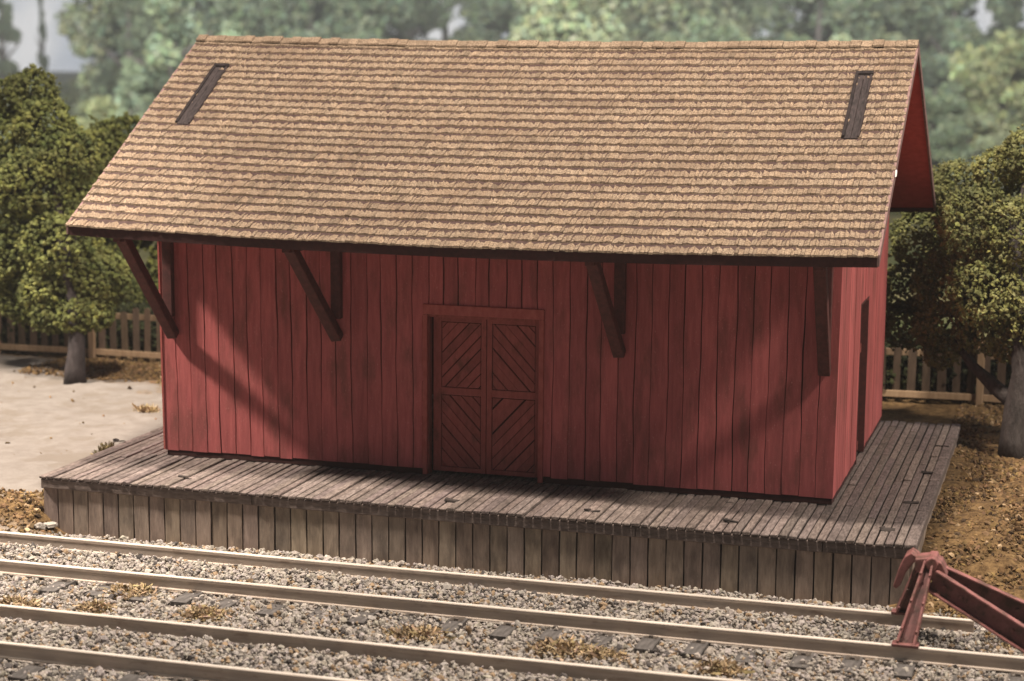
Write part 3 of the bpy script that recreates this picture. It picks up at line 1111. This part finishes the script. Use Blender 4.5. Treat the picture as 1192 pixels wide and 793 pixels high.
for x in posts:
    if pp is None:
        mb = MB()
        z = float(gh(x, FY))
        mb.box(x - .075, x + .075, FY - .13, FY - .005, z - .2, z + 1.32, shade(.85, .95))
        pp = mb.build('post', POST, fence, .015)
        px0 = x
        pz = z
    else:
        o = pp.copy()
        COL.objects.link(o)
        o.parent = fence
        o.location = (x - px0, 0, float(gh(x, FY)) - pz)


# ------------------------------------------------------------------ near trees
def crown_points(lobes, per, shell=(.62, 1.06)):
    P_, K_ = [], []
    for c, r in lobes:
        n = int(per * (r / .7) ** 2)
        d = rng.normal(size=(n, 3))
        d /= np.linalg.norm(d, axis=1, keepdims=True)
        # lumpy sub clumps
        nb = 34
        bd = rng.normal(size=(nb, 3))
        bd /= np.linalg.norm(bd, axis=1, keepdims=True)
        dot = (d @ bd.T).max(1)
        rad = r * (.72 + .42 * np.clip((dot - .72) / .28, 0, 1) ** .8) * rng.uniform(.86, 1.03, n)
        keep = rng.random(n) < np.clip((dot - .70) / .2, .12, 1)
        p = np.array(c)[None] + d * rad[:, None] * np.array([1, 1, .88])
        fr_ = rng.random(n) < .10
        p = np.where(fr_[:, None], p + d * (r * rng.uniform(0, .28, n))[:, None], p)
        P_.append(p[keep])
        ktone = rng.uniform(.75, 1.2)
        tone = rng.uniform(.8, 1.2, nb)[(d @ bd.T).argmax(1)]
        K_.append((ktone * tone * rng.uniform(.84, 1.18, n))[keep])
    return np.concatenate(P_), np.concatenate(K_)


def near_tree(name, label, cat, base, lobes_px, trunk_pts, rads, leaf, bark, per=1700, size=(.028, .062), limbs=(), group=None, warm=.06):
    t = empty(name, base, label, cat, group)
    lobes = [(tuple(at(px, py, Y)), rp * (at(px, py, Y) - CAM).length / FPX) for px, py, Y, rp in lobes_px]
    p, k = crown_points(lobes, per)
    tn = np.stack([k * (1 + rng.uniform(-warm, warm, len(k))), k, k * rng.uniform(.75, 1.15, len(k))], -1)
    scatter('crown', OCT_V, OCT_F, p, rng.uniform(*size, len(p)), tn, leaf, t, .35, (.5, 1.3))
    if trunk_pts:
        mb = MB()
        mb.tube(trunk_pts, rads, 10)
        for lp, lr in limbs: mb.tube(lp, lr, 7)
        for c, r in lobes[::2]:      # hidden limbs reaching into the clumps
            q_ = Vector(trunk_pts[-1])
            mb.tube([q_, q_.lerp(Vector(c), .55) + Vector((0, 0, .1)), Vector(c)], [rads[-1] * .6, rads[-1] * .4, .03], 6)
        mb.build('trunk', bark, t, smooth=True)
    return t


b = atz(88, 447, .5)
near_tree('broadleaf_tree', 'tall green tree with grey trunk in front of the fence, left of the house', 'tree', tuple(b),
          [(38, 108, 11.2, 26), (52, 145, 11.0, 32), (22, 165, 11.3, 34), (75, 185, 10.8, 34), (40, 215, 10.6, 42), (92, 235, 11, 30), (-5, 240, 11.2, 44),
           (20, 290, 11, 44), (72, 285, 10.5, 42), (112, 325, 10.9, 34), (35, 340, 11.2, 36), (90, 345, 10.9, 32), (62, 340, 10.6, 34), (112, 352, 10.8, 26), (88, 366, 10.3, 22), (62, 364, 10.4, 24), (112, 366, 10.5, 18), (-30, 300, 11.2, 46), (-40, 200, 11.4, 40), (10, 115, 11.6, 22)],
          [b, b + Vector((-.02, .02, .35)), b + Vector((.02, .1, .95)), b + Vector((-.1, .2, 1.7)), b + Vector((-.4, .3, 3.0)), b + Vector((-.6, .4, 4.6))], [.27, .21, .18, .16, .13, .07], LEAF_L, BARK,
          1500, (.035, .075))
b2 = Vector((-6.4, 16.6, .5))
near_tree('broadleaf_tree', 'darker green tree behind the fence, half hidden by the left eave of the roof', 'tree', tuple(b2),
          [(112, 175, 16, 34), (150, 165, 16.3, 30), (135, 215, 15.8, 38), (175, 200, 16.4, 34), (205, 240, 16.4, 40), (112, 255, 15.8, 36), (120, 315, 15.6, 34), (205, 310, 16.4, 30), (190, 350, 15.8, 26), (150, 352, 15.6, 28), (160, 262, 16.6, 26), (235, 190, 17, 40), (85, 330, 16, 34)],
          [b2, b2 + Vector((.1, 0, 1.2)), b2 + Vector((.2, .1, 2.6)), b2 + Vector((.4, 0, 4.2))], [.24, .2, .16, .09], LEAF_L, BARKD, 1300, (.035, .08))
b3 = atz(1182, 536, .55)
near_tree('broadleaf_tree', 'olive green tree with a dark leaning trunk right of the house', 'tree', tuple(b3),
          [(1198, 185, 9.6, 34), (1165, 200, 9.8, 28), (1112, 222, 11.3, 34), (1078, 228, 11.6, 28), (1078, 280, 11.3, 38), (1140, 258, 9.2, 42), (1195, 275, 9.0, 46), (1060, 335, 11.2, 32), (1108, 330, 10, 40), (1155, 340, 8.9, 44),
           (1205, 360, 8.9, 44), (1058, 378, 11, 28), (1100, 382, 9.4, 32), (1096, 412, 9.3, 18), (1145, 382, 9.1, 30), (1190, 395, 9, 34), (1250, 220, 9.6, 46), (1265, 310, 9.2, 50), (1255, 390, 9, 44), (1120, 290, 11.4, 40), (1180, 300, 10.3, 46)],
          [b3, b3 + Vector((-.03, 0, .4)), b3 + Vector((0, .05, .95)), b3 + Vector((.05, .1, 1.6)), b3 + Vector((-.1, .2, 2.8)), b3 + Vector((-.2, .3, 4.2))], [.36, .27, .23, .2, .15, .07], LEAF_R, BARKD,
          2000, (.026, .056),
          limbs=[([b3 + Vector((.02, .02, 1.0)), at(1160, 452, 8.9), at(1132, 425, 9.1), at(1110, 395, 9.2)], [.16, .13, .1, .05])])
# shrubs behind the fence
for lab, lo in (('low dark shrub behind the fence below the tall green tree', [(20, 380, 14.0, 40), (-40, 385, 14.1, 40), (60, 385, 14.1, 34)]),
                ('dark shrub behind the fence beside the left wall of the house', [(120, 385, 14.0, 36), (165, 388, 14.1, 34), (205, 385, 15, 36)]),
                ('dark shrub behind the fence just right of the house', [(1035, 430, 14.0, 40), (1075, 425, 14.1, 40), (1005, 425, 15, 40)]),
                ('dark shrub behind the fence at the right edge of the photo', [(1120, 430, 14.0, 40), (1170, 435, 14.1, 42), (1215, 430, 15, 42)])):
    c = at(lo[0][0], lo[0][1], lo[0][2])
    near_tree('shrub', lab, 'shrub', (c.x, c.y, .5), lo, [Vector((c.x, c.y, .45)), Vector((c.x, c.y, .8)), Vector((c.x + .05, c.y, 1.1))], [.08, .06, .04], LEAF_S, BARKD, 1500, (.04, .085), group='shrubs behind the fence')


# ------------------------------------------------------------------ far wood
def far_proto(kind, h, w, hue):
    t = bpy.data.objects.new('far_tree', None)
    COL.objects.link(t)
    n = 10500
    lob = []
    if kind == 'round':
        for i in range(26):
            a, r = random.uniform(0, 6.28), random.uniform(0, 1) ** .5
            zc = random.uniform(.28, .92)
            e = w * (1 - abs(zc - .55) * 1.25)
            lob.append((np.array([e * r * math.cos(a), e * r * math.sin(a), zc * h]), random.uniform(.22, .42) * w))
    elif kind == 'tall':
        for i in range(26):
            zc = random.uniform(.15, .97)
            a, r = random.uniform(0, 6.28), random.uniform(.2, 1)
            e = w * (1.05 - zc) * .95
            lob.append((np.array([e * r * math.cos(a), e * r * math.sin(a), zc * h]), random.uniform(.18, .34) * w * (1.25 - zc * .6)))
    P_, K_ = [], []
    for c, r in lob:
        m_ = n // len(lob)
        d = rng.normal(size=(m_, 3))
        d /= np.linalg.norm(d, axis=1, keepdims=True)
        P_.append(c + d * r * rng.uniform(.6, 1.1, (m_, 1)) * np.array([1, 1, .75]))
        K_.append(rng.uniform(.7, 1.25) * rng.uniform(.8, 1.25, m_))
    p, k = np.concatenate(P_), np.concatenate(K_)
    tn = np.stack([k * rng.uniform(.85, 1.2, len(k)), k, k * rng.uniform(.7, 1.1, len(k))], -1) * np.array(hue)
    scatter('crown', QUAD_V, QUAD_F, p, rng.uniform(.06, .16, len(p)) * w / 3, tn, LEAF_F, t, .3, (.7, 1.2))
    mb = MB()
    mb.tube([(0, 0, -.3), (.05, 0, h * .3), (-.05, .05, h * .6), (0, 0, h * .9)], [.03 * h, .022 * h, .015 * h, .005 * h], 7)
    for i in range(5):
        a = i * 1.3
        z = h * random.uniform(.3, .6)
        mb.tube([(0, 0, z), (w * .6 * math.cos(a), w * .6 * math.sin(a), z + .12 * h)], [.012 * h, .004 * h], 5)
    mb.build('trunk', BARKD, t, smooth=True)
    return t


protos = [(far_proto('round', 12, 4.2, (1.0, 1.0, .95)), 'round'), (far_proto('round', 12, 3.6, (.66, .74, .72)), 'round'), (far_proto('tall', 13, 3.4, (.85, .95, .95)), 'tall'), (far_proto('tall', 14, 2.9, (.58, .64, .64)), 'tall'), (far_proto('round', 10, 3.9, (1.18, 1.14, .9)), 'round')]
LAB = {'round': 'pale green rounded tree blurred by haze in the far wood behind the house', 'tall': 'pale grey-green pointed tree blurred by haze in the far wood behind the house'}
used = [False] * len(protos)


def put_far(px, dist, hpx_top, i, far=2.4):
    "photo column, metres from the camera, row of the tree top"
    dist *= far
    d = ray(px, 52)
    d = Vector((d.x, d.y, 0)).normalized()
    base = Vector((CAM.x, CAM.y, 0)) + d * dist
    base.z = float(gh(base.x, base.y))
    ztop = CAM.z + (55 - hpx_top) / FPX * dist
    pr, kind = protos[i]
    h0 = {0: 12.5, 1: 12.5, 2: 13.3, 3: 14.3, 4: 10.4}[i]
    s = max(.35, (ztop - base.z) / h0)
    if not used[i]:
        o = pr
        used[i] = True
    else:
        o = pr.copy()
        COL.objects.link(o)
        for ch in pr.children:
            c = ch.copy()
            COL.objects.link(c)
            c.parent = o
    o.location = base
    w = random.uniform(.9, 1.25)
    o.scale = (s * w, s * w, s)
    o.rotation_euler = (0, 0, random.uniform(0, 6.28))
    tag(o, LAB[kind], 'tree', 'hazy %s trees in the far wood' % kind)


px = 215
while px < 1420:
    put_far(px, random.uniform(112, 140), random.uniform(-150, -40), random.choice((0, 1, 2, 3)))
    px += random.uniform(42, 62)
px = 200
while px < 1400:
    put_far(px + random.uniform(-20, 20), random.uniform(84, 104), random.choice((-60, -10, 20, 40, 70)) + random.uniform(-15, 15), random.choice((0, 1, 2, 4)))
    px += random.uniform(62, 95)
px = -230
while px < 1400:
    if px < -90 or px > 190:
        put_far(px, random.uniform(64, 76), random.uniform(60, 125), random.choice((4, 0, 1)), 3.1)
    px += random.uniform(80, 130)
for px, dist, top, i in ((-120, 120, -60, 2), (-150, 110, -80, 1), (-210, 120, -70, 0), (-260, 115, -90, 3), (150, 118, -30, 3), (172, 128, -60, 0), (150, 90, 70, 2),
                         (60, 150, 98, 0), (122, 140, 70, 1), (10, 130, 98, 4), (35, 160, 102, 1), (84, 165, 96, 4), (120, 92, 112, 4), (30, 100, 118, 4), (-40, 98, 112, 1), (-60, 130, 60, 3), (100, 98, 120, 0), (165, 96, 105, 1)):
    put_far(px, dist, top, i)
for px, dist, top, thin in ((2, 150, -40, .8), (48, 200, -20, .3)):      # two thin bare-looking trees against the pale sky
    put_far(px, dist, top, 3, 2.4)
    o = COL.objects[-3] if COL.objects[-1].parent else COL.objects[-1]
    o.scale = (o.scale[0] * thin, o.scale[1] * thin, o.scale[2])

# ------------------------------------------------------------------ air
hm = bpy.data.materials.new('pale_haze')
hm.use_nodes = True
nt = hm.node_tree
nt.nodes.clear()
out = nt.nodes.new('ShaderNodeOutputMaterial')
pv = nt.nodes.new('ShaderNodeVolumePrincipled')
pv.inputs['Color'].default_value = (.86, .89, .92, 1)
pv.inputs['Density'].default_value = .0003
nt.links.new(pv.outputs[0], out.inputs['Volume'])
mb = MB()
mb.box(-720, 740, -170, 1120, -13.5, 46)
tag(mb.build('haze', hm), kind='stuff')

w = bpy.data.worlds.new('World')
scn.world = w
w.use_nodes = True
bg = w.node_tree.nodes['Background']
WN, WL = w.node_tree.nodes, w.node_tree.links
gtc = WN.new('ShaderNodeTexCoord')
gsp = WN.new('ShaderNodeSeparateXYZ')
WL.new(gtc.outputs['Generated'], gsp.inputs[0])
gmr = WN.new('ShaderNodeMapRange')          # pale sky backdrop on the north side, dim room elsewhere
gmr.interpolation_type = 'SMOOTHSTEP'
gmr.inputs['From Min'].default_value = .35
gmr.inputs['From Max'].default_value = .8
gmr.inputs['To Min'].default_value = .15
gmr.inputs['To Max'].default_value = .78
WL.new(gsp.outputs['Y'], gmr.inputs['Value'])
WL.new(gmr.outputs[0], bg.inputs['Strength'])
cnz = WN.new('ShaderNodeTexNoise')                # mottled pale cloud
cnz.inputs['Scale'].default_value = 26
cnz.inputs['Detail'].default_value = 5
WL.new(gtc.outputs['Generated'], cnz.inputs['Vector'])
crp = WN.new('ShaderNodeMapRange')
crp.inputs['From Min'].default_value = .38
crp.inputs['From Max'].default_value = .62
WL.new(cnz.outputs['Fac'], crp.inputs['Value'])
cmx = WN.new('ShaderNodeMix')
cmx.data_type = 'RGBA'
cmx.inputs[6].default_value = (.62, .66, .74, 1)
cmx.inputs[7].default_value = (1.0, .99, 1.0, 1)
WL.new(crp.outputs[0], cmx.inputs[0])
WL.new(cmx.outputs[2], bg.inputs['Color'])


# ------------------------------------------------------------------ lamps over the layout, added fill for the far wood
def lamp(name, loc, power, radius, col):
    l = bpy.data.lights.new(name, 'POINT')
    l.energy = power
    l.shadow_soft_size = radius
    l.color = col
    o = bpy.data.objects.new(name, l)
    COL.objects.link(o)
    o.location = loc


WARM = (1.0, .87, .74)
def spot(name, loc, target, power, col, size=80, radius=3, blend=.6):
    l = bpy.data.lights.new(name, 'SPOT')
    l.energy = power
    l.shadow_soft_size = radius
    l.spot_size = math.radians(size)
    l.spot_blend = blend
    l.color = col
    o = bpy.data.objects.new(name, l)
    COL.objects.link(o)
    o.location = loc
    o.rotation_euler = (Vector(target) - Vector(loc)).to_track_quat('-Z', 'Y').to_euler()


spot('left_lamp', (-26.5, -6, 34), (-7, 1.2, 0), 240000, WARM, 32, 1.5, .35)
lamp('overhead_lamp', Vector((7.0, 1.2, 1)) - Vector((.0, .13, -1)) * 36, 98000, 1.3, WARM)
lamp('right_lamp', Vector((9.4, 1.5, 1)) - Vector((-.92, .17, -1)) * 33, 88000, 2.2, WARM)
for x in (-80, 5):
    spot('far_wood_fill', (x, 62, 66), (x - 22, 250, 0), 2600000, (1.0, .98, .93), 80, 6)  # added spots without a known source, to brighten the far wood

# ------------------------------------------------------------------ render settings
scn.render.engine = 'CYCLES'
scn.cycles.use_denoising = True
scn.cycles.max_bounces = 6
scn.cycles.volume_bounces = 1
scn.cycles.use_adaptive_sampling = True
scn.cycles.sample_clamp_indirect = 4
scn.view_settings.view_transform = 'Standard'
scn.view_settings.look = 'None'
scn.view_settings.gamma = 1
scn.view_settings.exposure = 0
